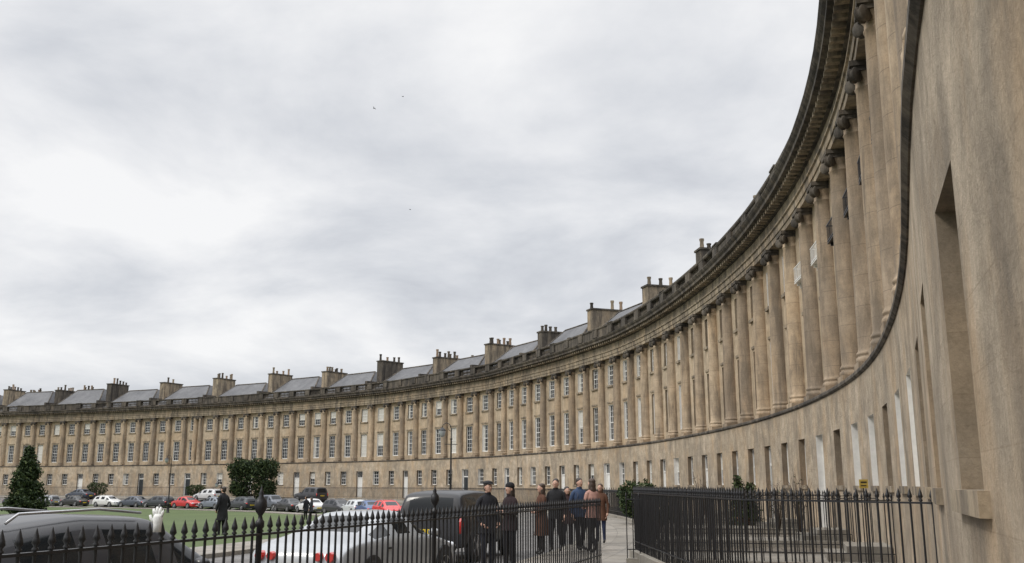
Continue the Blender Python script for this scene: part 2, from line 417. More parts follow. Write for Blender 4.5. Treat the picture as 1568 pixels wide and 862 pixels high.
# ------------------------------------------------------------------ ground
def grassmat():
    m,nt,b=newmat('lawn_grass')
    pos=nt.nodes.new('ShaderNodeNewGeometry').outputs['Position']
    c=ramp(nt,noise(nt,pos,.12,6,.65),[(.3,(.05,.075,.02)),(.7,(.082,.118,.034))])
    c=mix(nt,1,c,ramp(nt,noise(nt,pos,6,6,.7),[(.3,g(.6)),(.7,g(1.25))]),'MULTIPLY')
    c=mix(nt,ramp(nt,noise(nt,pos,.6,6,.7),[(.55,g(0)),(.75,g(.5))]),c,(.12,.11,.05))
    nt.links.new(c,b.inputs['Base Color']); b.inputs['Roughness'].default_value=.95; return m
def pavmat(name,c,sc_,row,joint=.55):
    m,nt,b=newmat(name)
    uv=nt.nodes.new('ShaderNodeUVMap').outputs[0]; pos=nt.nodes.new('ShaderNodeNewGeometry').outputs['Position']
    bt=nt.nodes.new('ShaderNodeTexBrick'); nt.links.new(uv,bt.inputs['Vector']); bt.inputs['Scale'].default_value=1
    bt.inputs['Brick Width'].default_value=sc_; bt.inputs['Row Height'].default_value=row; bt.inputs['Mortar Size'].default_value=.012
    bt.inputs['Color1'].default_value=(*[x*.8 for x in c],1);bt.inputs['Color2'].default_value=(*[x*1.15 for x in c],1);bt.inputs['Mortar'].default_value=(*[x*joint for x in c],1)
    col=mix(nt,1,bt.outputs[0],ramp(nt,noise(nt,pos,.8,8,.7),[(.3,g(.6)),(.7,g(1.15))]),'MULTIPLY')
    nt.links.new(col,b.inputs['Base Color'])
    r=ramp(nt,noise(nt,pos,.5,4,.6),[(.4,g(.35)),(.6,g(.8))]); nt.links.new(r,b.inputs['Roughness'])
    bp=nt.nodes.new('ShaderNodeBump'); bp.inputs['Strength'].default_value=.3; bp.inputs['Distance'].default_value=.02
    nt.links.new(bt.outputs[1],bp.inputs['Height']); nt.links.new(bp.outputs[0],b.inputs['Normal'])
    return m
M['grass']=grassmat(); M['road']=pavmat('setts_road',(.16,.15,.14),.22,.12); M['pave']=pavmat('stone_paving',(.25,.225,.19),.9,.6)
M['area']=pavmat('area_paving',(.13,.11,.085),.7,.5); M['kerb']=stone('kerb_stone',(.25,.23,.2),(.3,.28,.24),(.1,.09,.08),.5,warmamt=.1)
gx=np.r_[-2500,-1200,-600,-300,np.arange(-200,60,2.5),120,300,800,2500]; gy=np.r_[-2500,-1000,-300,-100,np.arange(-40,200,2.5),300,600,1200,3000]
GX,GY=np.meshgrid(gx,gy); fx,fy=GX.ravel(),GY.ravel()
dd=dist(fx,fy); zz=-DROP*sst(dd,6.5,16)*sst(fy,25,95); zz=zz-.12*(1-sst(dd,17.2,19.6))
nx,ny=len(gx),len(gy)
gm=MB([M['grass']]); gm.add(list(zip(fx,fy,zz)),[(j*nx+i,j*nx+i+1,(j+1)*nx+i+1,(j+1)*nx+i) for j in range(ny-1) for i in range(nx-1)],0,None,True)
gm.obj('ground')
def strip(name,n0,n1,dz,mat,ds=1.5,dn=.8,skirt=0,sa=0.2,sb=None):
    sb=sb or SL-1
    ss=np.arange(sa,sb,ds); nn=np.linspace(n0,n1,max(2,int((n1-n0)/dn)+1))
    pts=[];uv=[]
    for s in ss:
        for n in nn: p=P(s,n,0); pts.append(p);uv.append((s,n))
    A=np.array(pts); z=-DROP*sst(np.array(uv)[:,1],6.5,16)*sst(A[:,1],25,95)+dz
    k=len(nn)
    mb=MB([mat]); V=list(zip(A[:,0],A[:,1],z))
    mb.add(V,[(i*k+j,(i+1)*k+j,(i+1)*k+j+1,i*k+j+1) for i in range(len(ss)-1) for j in range(k-1)],0,uv,False)
    if skirt:
        for j in (0,k-1):
            vs=[];u=[]
            for i in range(len(ss)): v=V[i*k+j]; vs+= [v,(v[0],v[1],v[2]-skirt)];u+=[(ss[i],0),(ss[i],.2)]
            mb.add(vs,[(2*i,2*i+1,2*i+3,2*i+2) if j else (2*i,2*i+2,2*i+3,2*i+1) for i in range(len(ss)-1)],0,u)
    return mb.obj(name)
strip('basement_area_paving',-.3,5.75,-.05,M['area'])
strip('pavement',5.7,8.1,0.0,M['pave'],skirt=.2)
strip('kerb',8.1,8.3,0.004,M['kerb'],skirt=.25)
strip('road',8.25,16.1,-.10,M['road'],skirt=.1)
strip('lawn_kerb',16.1,16.35,0.004,M['kerb'],skirt=.25)
strip('lawn_footpath',16.3,18.0,0.0,M['pave'],skirt=.2)
# ------------------------------------------------------------------ railings
def railing(name,path,h=1.37,sp=.135,r=.011,z0=None,plinth=.0,spear=.13,posts=None,seg=6,fin=True):
    mb=MB([M['iron'],M['kerb']])
    pts=[Vector((p[0],p[1],0)) for p in path]
    zf=(lambda x,y:gz1(x,y)) if z0 is None else (lambda x,y:z0)
    for i in range(len(pts)-1):
        A,B=pts[i],pts[i+1]; L=(B-A).length; d=(B-A)/L
        za,zb=zf(A.x,A.y),zf(B.x,B.y)
        side=Vector((-d.y,d.x,0))
        for (zc,th,wd) in ((h-.16,.02,.024),(.18+plinth,.02,.02)):
            vs=[]
            for (Q,zq) in ((A,za),(B,zb)):
                for (u,w) in ((-wd,-th/2),(wd,-th/2),(wd,th/2),(-wd,th/2)):
                    q=Q+side*u; vs.append((q.x,q.y,zq+zc+w))
            mb.add(vs,[(0,1,2,3),(4,7,6,5),(0,4,5,1),(1,5,6,2),(2,6,7,3),(3,7,4,0)],0)
        if plinth:
            vs=[]
            for (Q,zq) in ((A,za),(B,zb)):
                for (u,w) in ((-.14,-.6),(.14,-.6),(.14,plinth),(-.14,plinth)):
                    q=Q+side*u; vs.append((q.x,q.y,zq+w))
            mb.add(vs,[(0,1,2,3),(4,7,6,5),(0,4,5,1),(1,5,6,2),(2,6,7,3),(3,7,4,0)],1)
        n=max(1,int(round(L/sp)))
        for k in range(n+(i==len(pts)-2)):
            t_=k/n; q=A+(B-A)*t_; zq=za+(zb-za)*t_
            hh=h-spear
            jx,jy=random.uniform(-.004,.004),random.uniform(-.004,.004)
            mb.lathe([(r,plinth),(r,hh)],seg,(q.x+jx,q.y+jy,zq),0)
            if fin: mb.lathe([(r*1.7,-.012),(r*1.9,0),(r*.9,.012),(r*2.3,.035),(r*1.9,.06),(.001,spear)],seg,(q.x+jx,q.y+jy,zq+hh),0)
    for (px,py) in (posts or []):
        zq=zf(px,py)
        mb.lathe([(.028,0),(.028,h-.1),(.04,h-.09),(.04,h-.05),(.02,h-.03),(.018,h),(.045,h+.04),(.058,h+.08),(.052,h+.13),(.02,h+.17),(.025,h+.19),(.012,h+.22),(.001,h+.27)],12,(px,py,zq),0)
    return mb.obj(name)
def lp(z): return (-3.1+(z-6.1)*(5.0/14.9),z)
railing('iron_railing',[lp(4.6),lp(21)],1.38,.135,.012,0,0,posts=[lp(8.67),lp(12.4)],seg=8)
sa=s_at_y(20.6); path=[P(s,5.9,0)[:2] for s in np.arange(sa,SL-6,3.1)]
railing('iron_railing',path,1.4,.15,.011,None,.12,seg=4)
sN=s_at_y(10.0); pw=P(sN,NG,0)[:2]
corner=path[0]
railing('iron_railing',[pw,(3.0,12.6),corner],1.62,.14,.012,0,.22,seg=6)
for k,yy in enumerate((19.3,22.2,27,29.5,35,38,46,49.5,60)):
    s=s_at_y(yy)
    railing('iron_railing',[P(s,NG+.02,0)[:2],P(s,5.88,0)[:2]],1.5,.14,.011,0,.12,seg=4)
db=MB([M['kerb']])
for yy in (20.7,28.2,36.5,47.7): 
    s=s_at_y(yy); sbox(db,s-1.2,s+1.2,NG+.01,5.7,-.3,.10)
    for j in range(2): sbox(db,s-.9+.1*j,s+.9-.1*j,NG+.015,NG+1.3-.4*j,.101+.15*j,.25+.15*j)
db.obj('doorstep_slabs')
# ------------------------------------------------------------------ vehicles
M['cglass']=simple('car_glass',(.012,.014,.016),.08,spec=.35)
M['rubber']=simple('tyre_rubber',(.018,.018,.018),.8,var=.2)
M['blackpl']=simple('black_plastic',(.015,.015,.016),.5)
M['alloy']=simple('alloy_wheel',(.42,.42,.43),.3,.8)
M['red']=simple('tail_light_red',(.45,.015,.01),.15,coat=1)
M['lamp']=simple('headlight_lens',(.6,.62,.65),.1,coat=1)
M['yplate']=simple('rear_number_plate',(.75,.55,.03),.5)
M['wplate']=simple('front_number_plate',(.7,.7,.66),.5)
STY={
'coupe':([(0,.50,.52,.72,.86,0,0),(.012,.78,.80,.78,.93,0,0),(.10,.86,.90,.80,.97,0,0),(.22,.89,.93,.78,1,1,1),(.37,.89,1.25,.66,1,0,0),(.385,.89,1.265,.66,1,0,1),(.54,.88,1.28,.66,1,0,0),(.56,.88,1.275,.66,.99,1,1),(.70,.85,.90,.78,.99,0,0),(.72,.84,.88,.80,.99,0,0),(.90,.72,.77,.78,.97,0,0),(.985,.56,.60,.72,.90,0,0),(1,.40,.42,.66,.82,0,0)],1.28),
'hatch':([(0,.50,.52,.74,.86,0,0),(.012,.86,.90,.80,.95,1,0),(.085,.95,1.36,.70,1,0,0),(.11,.95,1.39,.70,1,0,1),(.33,.93,1.46,.70,1,0,0),(.36,.93,1.46,.70,1,0,1),(.57,.90,1.42,.70,1,0,0),(.59,.90,1.40,.70,.99,1,1),(.77,.88,.95,.80,.99,0,0),(.79,.87,.93,.80,.99,0,0),(.93,.74,.79,.76,.95,0,0),(.988,.58,.62,.70,.87,0,0),(1,.40,.42,.66,.80,0,0)],1.46),
'sedan':([(0,.50,.52,.74,.86,0,0),(.012,.80,.83,.80,.94,0,0),(.12,.90,.95,.80,.98,0,0),(.17,.91,.97,.78,1,1,1),(.30,.92,1.36,.69,1,0,0),(.32,.92,1.38,.69,1,0,1),(.45,.91,1.43,.69,1,0,0),(.47,.91,1.43,.69,1,0,1),(.60,.89,1.38,.69,.99,1,1),(.75,.87,.94,.80,.99,0,0),(.78,.86,.91,.80,.99,0,0),(.93,.74,.78,.76,.95,0,0),(.988,.58,.62,.70,.87,0,0),(1,.40,.42,.66,.80,0,0)],1.43),
'suv':([(0,.60,.62,.82,.93,0,0),(.008,1.05,1.09,.86,.97,1,0),(.045,1.08,1.63,.80,1,0,0),(.07,1.08,1.69,.80,1,0,1),(.30,1.08,1.73,.80,1,0,0),(.33,1.08,1.73,.80,1,0,1),(.53,1.07,1.71,.80,1,0,0),(.55,1.07,1.70,.80,1,1,1),(.67,1.04,1.15,.88,1,0,0),(.69,1.03,1.12,.88,1,0,0),(.95,.97,1.03,.86,.97,0,0),(.99,.80,.85,.82,.92,0,0),(1,.50,.52,.8,.88,0,0)],1.73)}
def car(name,loc,ang,style,color,L=4.3,W=1.78,H=None,metal=.0,round_tail=False,coat=.6,rough=.4):
    st,H0=STY[style]; hs=(H or H0)/H0
    paint=simple(name+'_paint',color,rough,metal,coat,spec=.35)
    mb=MB([paint,M['cglass'],M['blackpl'],M['rubber'],M['alloy'],M['red'],M['lamp'],M['yplate'],M['wplate']])
    hw=W/2; zb=.20 if style!='suv' else .32; V=[];F=[];MI=[]
    for (t_,be,tp,wt,wf,tg,sg) in st:
        be*=hs; tp*=hs; w_=hw*wf
        ring=[(0,zb),(w_*.86,zb),(w_*.965,zb+.07),(w_,zb+(be-zb)*.5),(w_*.985,be-.07),(w_*.95,be),(hw*wt,tp-.05*(tp>be+.2)-.01),(hw*wt*.86,tp),(0,tp+.02)]
        full=ring+[(-y,z) for (y,z) in ring[-2:0:-1]]
        for (y,z) in full: V.append((L*(t_-.5),y,z))
    n=16
    for i in range(len(st)-1):
        tg,sg=st[i][5],st[i][6]
        for k in range(n):
            F.append((i*n+k,(i+1)*n+k,(i+1)*n+(k+1)%n,i*n+(k+1)%n))
            kk=k if k<8 else 15-k
            m=0
            if kk in(0,1): m=2
            if kk==5 and sg: m=1
            if kk==7 and tg: m=1
            MI.append(m)
    F.append(tuple(range(n))); MI.append(0)
    F.append(tuple(range((len(st)-1)*n,len(st)*n))[::-1]); MI.append(0)
    V2,F2,M2=evalmesh(V,[],F,[('SUBSURF',{'levels':2,'render_levels':2})],MI)
    o=len(mb.v); mb.v.extend(V2); mb.uv.extend([(0,0)]*len(V2))
    for f,mm in zip(F2,M2): mb.f.append(tuple(i+o for i in f)[::-1]); mb.m.append(mm); mb.sm.append(True)
    wr=.31 if style!='suv' else .37
    for tx_ in (-.5+.19,-.5+.81):
        for sg in (-1,1):
            cx_,cy=L*tx_,sg*(hw-.10)
            mb.lathe([(wr+.055,-.05),(wr+.055,.101*1.0)],24,(cx_,sg*(hw-.10) if sg>0 else sg*(hw-.10)-.05,wr+.02),2,axis='y',smooth=False)
            y0=sg*(hw-.085)
            mb.lathe([(wr*.66,-.09),(wr*.93,-.10),(wr,-.07),(wr,.07),(wr*.93,.10),(wr*.66,.09)],24,(cx_,y0,wr),3,axis='y')
            mb.lathe([(wr*.64,-.098),(wr*.66,-.103),(wr*.66,.103),(wr*.64,.098)],20,(cx_,y0,wr),4,axis='y',caps=False)
            for q in range(5):
                A=2*math.pi*q/5+.3; Mx=Matrix.Translation((cx_,y0+sg*.098,wr))@Matrix.Rotation(A,4,'Y')
                mb.box((-.028,-.012,.03),(.028,.012,wr*.64),4,Mx)
            mb.lathe([(.06,-.012),(.06,.012)],12,(cx_,y0+sg*.1,wr),4,axis='y')
    xr=-L/2
    zl=st[1][1]*hs-.10
    if round_tail:
        for sg in (-1,1):
            for (yy,mm,r_) in ((.68,5,.075),(.46,5,.065)):
                mb.lathe([(r_,.10),(r_,-.03),(r_*.9,-.045)][::-1],18,(xr+.02,sg*yy*hw,zl+.0),mm,axis='x')
    else:
        for sg in (-1,1):
            y0,y1=sorted((sg*hw*.62,sg*hw*.90)); 
            zt=zl+.04; hh=.16 if style!='suv' else .34
            if style=='suv': y0,y1=sorted((sg*hw*.78,sg*hw*.93))
            mb.ell((xr+.06,(y0+y1)/2,zt-hh*.3),(.10,(y1-y0)/2,hh*.55),5)
    mb.box((xr-.035,-.26,zl-.24),(xr+.06,.26,zl-.13),7)
    for i in range(7):
        if i==4: continue
        mb.box((xr-.038,-.22+.062*i,zl-.22),(xr-.034,-.185+.062*i,zl-.15),2)
    mb.box((xr-.015,-hw*.72,.30),(xr+.08,hw*.72,.40),2)
    mb.box((xr+.0,-.5*hw,.22),(xr+.2,.5*hw,.28),2)
    zf_=st[-3][1]*hs-.08
    for sg in (-1,1):
        mb.ell((L/2-.13,sg*hw*.70,zf_-.02),(.14,.16,.075),6)
    mb.box((L/2-.06,-.45*hw,zf_-.14),(L/2+.004,.45*hw,zf_-.03),2)
    mb.box((L/2-.05,-.26,zf_-.30),(L/2+.03,.26,zf_-.19),8)
    for sg in (-1,1):
        mb.ell((L*(.66-.5),sg*(hw+.07),st[6][1]*hs+.04),(.07,.10,.065),0)
        mb.box((L*(.30-.5),sg*(hw+.0)-.008,st[6][1]*hs-.16),(L*(.30-.5)+.14,sg*(hw+.0)+.008,st[6][1]*hs-.13),2)
    if style=='hatch':
        for sg in (-1,1):
            hw_=hw*.63; zr=st[5][2]*hs
            mb.tube([(L*-.36,sg*hw_,zr-.045),(L*-.33,sg*hw_,zr+.03),(L*-.1,sg*hw_,zr+.05),(L*.04,sg*hw_,zr-.0)],[.014]*4,6,4)
    ob=mb.obj(name); ob.location=loc; ob.rotation_euler=(0,0,ang)
    return ob
def pcar(x,y,style,color,ang=None,**kw):
    d=dist(x,y)[0]; j=int(((x-X)**2+(y-Y)**2).argmin())
    a=math.atan2(TY[j],TX[j]) if ang is None else ang
    z=gz1(x,y)-(.10 if 8.2<d<16.2 else 0)
    return car('parked_car',(x,y,z),a,style,color,**kw)
NRM=math.atan2(14.9,5.0)
pcar(-4.35,9.9,'hatch',(.02,.02,.024),ang=NRM,L=4.2,H=1.47,coat=.4)
pcar(-2.50,16.7,'coupe',(.36,.375,.39),ang=NRM-.02,L=4.4,metal=.2,round_tail=True,H=1.32,coat=.5)
pcar(-1.30,24.2,'suv',(.014,.014,.017),ang=NRM+.02,L=4.0,H=1.62,coat=.35)
cols=[((.55,.015,.015),'hatch'),((.05,.09,.20),'sedan'),((.50,.52,.53),'hatch'),((.02,.02,.025),'hatch'),((.62,.62,.62),'sedan'),((.02,.02,.022),'sedan'),((.08,.09,.11),'suv'),((.03,.035,.04),'hatch'),((.14,.16,.19),'sedan'),((.45,.02,.02),'sedan'),((.02,.025,.03),'hatch'),((.05,.06,.08),'sedan'),((.58,.58,.56),'hatch'),((.02,.02,.02),'sedan'),((.2,.21,.22),'hatch'),((.03,.03,.05),'sedan')]
sC=s_at_y(88)
for i,(c,stl) in enumerate(cols):
    s=sC+i*6.0+random.uniform(-.4,.4); x,y,z=P(s,14.6,0)
    j=fr(s); pcar(x,y,stl,c,ang=math.atan2(j[3],j[2])+(math.pi if i%3==0 else 0)+random.uniform(-.03,.03),L=random.uniform(4.0,4.6))
for i,(yy,c,stl) in enumerate(((118,(.03,.03,.035),'suv'),(131,(.5,.5,.5),'hatch'),(144,(.03,.04,.06),'sedan'))):
    s=s_at_y(yy); x,y,z=P(s,9.4,0); j=fr(s); pcar(x,y,stl,c,ang=math.atan2(j[3],j[2]))
# ------------------------------------------------------------------ people
SK=simple('skin',(.50,.30,.22),.55,var=.08,vs=30)
def cloth(c): 
    return simple('cloth',c,.85,var=.25,vs=9,spec=.2)
def human(name,x,y,rz,H=1.75,top=(.03,.03,.035),legs=(.02,.022,.03),hair=(.03,.02,.015),style='short',hat=None,coat=.82,stride=.0,arm='down',bag=None,z=None,shoes=(.02,.018,.016),wom=False):
    k=H/1.75
    mb=MB([SK,cloth(top),cloth(legs),simple('hair',hair,.6,var=.3,vs=40),simple('shoe',shoes,.5),cloth(hat[1] if hat else (.02,.02,.02)),cloth(bag or (.02,.02,.02)),M['white'],M['blackpl']])
    sw=.155 if wom else .18
    v=[(0,0,.95),(0,0,1.10),(0,-.005,1.30),(0,-.01,1.45),(0,.0,1.53),(0,.01,1.60)]
    r=[(.135),(.115 if wom else .125),(.135 if wom else .15),.08,.052,.06]
    e=[(0,1),(1,2),(2,3),(3,4),(4,5)]; lab=[1,1,1,1,0]
    for sg in (-1,1):
        st=stride*sg
        o=len(v)
        v+=[(sg*.09,0,.88),(sg*.10,st*.5+.03+abs(st)*.1,.49),(sg*.105,st-(.05 if st<0 else 0),.10+(.06 if st<-.05 else 0)),(sg*.115,st+.15,.045+(.0))]
        r+=[.1,.066,.045,.04]; e+=[(0,o),(o,o+1),(o+1,o+2),(o+2,o+3)]; lab+=[2,2,2,4]
        o=len(v)
        if arm=='down': A=[(sg*sw,-.01,1.41),(sg*(sw+.07),-.03-st*.3,1.13),(sg*(sw+.075),.06-st*.7,.89),(sg*(sw+.06),.09-st*.7,.81)]
        elif arm=='pocket': A=[(sg*sw,-.01,1.41),(sg*(sw+.10),-.06,1.13),(sg*(sw+.03),.08,.93),(sg*(sw-.01),.12,.88)]
        elif arm=='phone': A=[(sg*sw,0,1.41),(sg*(sw+.06),.0,1.13),(sg*.08,.24,1.17),(sg*.03,.31,1.22)]
        else: A=[(sg*sw,0,1.41),(sg*(sw+.05),.02,1.13),(sg*(.12),.20,1.05),(sg*.04,.24,1.05)]
        v+=A; r+=[.065,.05,.034,.036]; e+=[(3,o),(o,o+1),(o+1,o+2),(o+2,o+3)]; lab+=[1,1,1,0]
        h=Vector(A[3]); d=(Vector(A[3])-Vector(A[2])).normalized(); u=Vector((0,1,0)) if abs(d.y)<.7 else Vector((0,0,1)); u=(u-d*u.dot(d)).normalized(); w_=d.cross(u)*(-sg)
        for fi,(off,ln) in enumerate(((-.027,.062),(-.009,.075),(.009,.078),(.026,.068))):
            b0=h+u*off+d*.01; mb.tube([q_*k for q_ in (b0,b0+d*ln*.5+w_*.004,b0+d*ln*.8+w_*.02,b0+d*ln+w_*.035)],[.009*k,.0085*k,.008*k,.006*k],6,0)
        b0=h+u*.03-d*.03; mb.tube([q_*k for q_ in (b0,b0+u*.02+d*.025,b0+u*.022+d*.05+w_*.01)],[.011*k,.009*k,.007*k],6,0)
    V2,F2,_=evalmesh([tuple(c*k for c in p) for p in v],e,[],[('SKIN',{}),('SUBSURF',{'levels':1,'render_levels':1})],skin=[q_*k for q_ in r])
    EA=np.array([v[a] for a,b in e])*k; EB=np.array([v[b] for a,b in e])*k
    o=len(mb.v); mb.v.extend(V2); mb.uv.extend([(0,0)]*len(V2)); VA=np.array(V2)
    for f in F2:
        c=VA[list(f)].mean(0); AB=EB-EA; tt=np.clip(((c-EA)*AB).sum(1)/(AB*AB).sum(1),0,1); dd_=np.linalg.norm(c-(EA+AB*tt[:,None]),axis=1)
        L_=lab[int(dd_.argmin())]
        if L_==2 and c[2]<.09*k: L_=4
        mb.f.append(tuple(i+o for i in f)); mb.m.append(L_); mb.sm.append(True)
    S=Matrix.Scale(k,4)
    E=lambda c,rr,m,sg=12,rg=8: mb.ell(c,rr,m,sg,rg,S)
    E((0,.018,1.645),(.072,.088,.108),0,16,12); E((0,.045,1.585),(.05,.05,.045),0)
    E((0,.108,1.635),(.012,.018,.02),0,8,6)
    for sg in (-1,1):
        E((sg*.073,.01,1.635),(.012,.02,.032),0,8,6); E((sg*.03,.094,1.658),(.012,.008,.007),7,8,5); E((sg*.03,.100,1.658),(.006,.004,.006),8,6,4)
    E((0,.094,1.592),(.022,.008,.006),0,8,4)
    E((0,-.012,1.700),(.080,.096,.074),3,16,10); E((0,-.03,1.65),(.078,.066,.10),3,14,9)
    if style=='long':
        E((0,-.045,1.60),(.082,.06,.13),3); E((0,-.055,1.50),(.085,.05,.12),3); E((.06,-.01,1.56),(.03,.05,.13),3);E((-.06,-.01,1.56),(.03,.05,.13),3)
    if hat:
        if hat[0]=='flat':
            E((0,.0,1.735),(.098,.118,.05),5); E((0,.105,1.715),(.07,.05,.012),5)
        else: E((0,0,1.715),(.09,.106,.080),5); mb.lathe([(.09,0),(.098,.02),(.09,.045)],16,(0,0,1.685),5,sx=1,sy=1.1,M4=S)
    seg_=28; prof=[(.075,.065,1.50),(.15 if wom else .175,.10,1.44),(.165 if wom else .19,.125,1.36),(.16 if wom else .19,.14,1.24),(.145 if wom else .175,.13,1.10),(.165 if wom else .178,.14,.98)]
    zc=.98
    while zc>coat+.02:
        zc-=.10; zz_=max(zc,coat); f_=(.98-zz_); prof.append(((.17 if wom else .18)+f_*.08,.145+f_*.10+abs(stride)*.35*f_,zz_))
    vs=[]
    for j,(a_,b_,zq) in enumerate(prof):
        for q in range(seg_):
            an=2*math.pi*q/seg_; fold=1+.025*math.sin(5*an+j*.7)+.02*math.sin(9*an+j)
            vs.append(Vector((a_*math.cos(an)*fold,b_*math.sin(an)*fold-.005,zq))*k)
    mb.add(vs,[(j*seg_+q,(j+1)*seg_+q,(j+1)*seg_+(q+1)%seg_,j*seg_+(q+1)%seg_) for j in range(len(prof)-1) for q in range(seg_)],1,None,True)
    mb.add(vs,[tuple(range((len(prof)-1)*seg_,len(prof)*seg_))],1)
    mb.lathe([(.062,1.47),(.072,1.50),(.066,1.545)],16,(0,0,0),1,M4=S)
    if bag: 
        mb.ell((0,-.18,1.24),(.14,.09,.20),6,14,9,S); 
        for sg in (-1,1): mb.tube([Vector(q_)*k for q_ in ((sg*.1,-.13,1.40),(sg*.12,0,1.475),(sg*.12,.12,1.36),(sg*.14,.06,1.1),(sg*.12,-.12,1.08))],[.014]*5,6,6)
    ob=mb.obj(name); ob.location=(x,y,gz1(x,y)-(.10 if dist(x,y)[0]>8.3 else 0) if z is None else z); ob.rotation_euler=(0,0,rz)
    return ob
def px(xp,Z,zc=1.5): return (xp-784)/1450*(Z*.978-.15*.21)
human('man',px(747,20.5),20.5,math.radians(215),1.80,(.022,.022,.026),(.02,.022,.03),style='short',hat=('flat',(.03,.03,.032)),coat=.74,arm='pocket')
human('woman',px(781,19.5),19.5,math.radians(130),1.66,(.03,.02,.022),(.012,.012,.015),style='long',hat=('beanie',(.02,.02,.022)),coat=.80,arm='phone',wom=True)
human('woman',px(829,23.5),23.5,math.radians(110),1.66,(.09,.045,.03),(.02,.018,.018),(.05,.03,.02),style='long',coat=.48,arm='hold',wom=True)
human('man',px(851,24.5),24.5,math.radians(165),1.78,(.02,.02,.022),(.02,.02,.024),coat=.80,arm='down',stride=.06)
human('woman',px(868,27.5),27.5,math.radians(195),1.68,(.05,.03,.03),(.02,.02,.025),style='long',coat=.7,arm='down',wom=True)
human('man',px(887,25),25,math.radians(-150),1.80,(.045,.07,.13),(.018,.018,.022),coat=.82,arm='down',bag=(.05,.06,.09),stride=.05)
human('woman',px(906,24),24,math.radians(35),1.78,(.40,.23,.19),(.02,.02,.022),(.05,.03,.02),style='long',coat=.84,arm='hold',stride=.22,wom=True)
human('woman',px(919,28),28,math.radians(160),1.66,(.11,.055,.035),(.03,.04,.08),(.06,.035,.02),style='long',coat=.66,wom=True)
human('man',px(343,34),34,math.radians(60),1.72,(.018,.018,.02),(.02,.02,.02),coat=.6,arm='pocket')
human('man',px(470,70),70,math.radians(60),1.75,(.02,.02,.025),(.02,.02,.02),coat=.7,arm='pocket')
human('woman',px(478,71),71,math.radians(80),1.66,(.05,.05,.06),(.02,.02,.02),style='long',coat=.7,wom=True)
# ------------------------------------------------------------------ lost glove on railing
gl=MB([simple('white_wool_glove',(.72,.72,.70),.9,var=.1,vs=60)])
gzp=lp(7.37); gb=Vector((gzp[0],gzp[1],1.30))
gl.tube([gb,gb+Vector((0,0,.05)),gb+Vector((.0,0,.07)),gb+Vector((0,0,.11)),gb+Vector((0,0,.13))],[.030,.030,.034,.036,.026],12)
dx=Vector((.95,-.2,0))
for i,(o_,l_,tl) in enumerate(((-.033,.055,-.015),(-.011,.07,-.004),(.011,.068,.006),(.031,.055,.018))):
    b0=gb+dx*o_*.9+Vector((0,0,.115)); gl.tube([b0,b0+Vector((tl*.5,0,l_*.6)),b0+Vector((tl,.008,l_))],[.012,.0115,.008],8)
b0=gb+dx*-.03+Vector((0,0,.07)); gl.tube([b0,b0+dx*-.03+Vector((0,0,.03)),b0+dx*-.04+Vector((0,0,.055))],[.014,.012,.009],8)
gl.obj('lost_glove')
# ------------------------------------------------------------------ street lamps
M['lglass']=simple('lantern_glass',(.35,.37,.38),.15)
def lamp(x,y,H=5.2):
    mb=MB([M['iron'],M['lglass']])
    mb.lathe([(.20,0),(.20,.12),(.14,.2),(.12,.9),(.15,.95),(.10,1.05),(.065,1.15),(.055,2.6),(.075,2.65),(.05,2.7),(.04,H-.95),(.07,H-.92),(.03,H-.85)],14)
    mb.tube([(0,0,H-.9),(0,0,H-.35),(-.08,0,H-.12),(-.28,0,H-.02),(-.46,0,H-.14),(-.50,0,H-.3)],[.03,.028,.025,.025,.025,.02],8)
    mb.tube([(0,0,H-.5),(-.14,0,H-.42),(-.22,0,H-.25),(-.14,0,H-.15)],[.014]*4,6)
    mb.tube([(-.35,0,H-1.2),(.35,0,H-1.2)],[.018,.018],6)
    mb.lathe([(.05,.0),(.09,-.05),(.20,-.14),(.21,-.18)][::-1],14,(-.5,0,H-.28))
    mb.lathe([(.19,-.181),(.19,-.25),(.15,-.42),(.06,-.52),(.01,-.54)][::-1],14,(-.5,0,H-.28),1)
    ob=mb.obj('street_lamp'); ob.location=(x,y,gz1(x,y)-.1); return ob
lamp(px(690,53),53,5.5)
lamp(px(260,99),99,5.9); lamp(px(339,108),108,3.4)
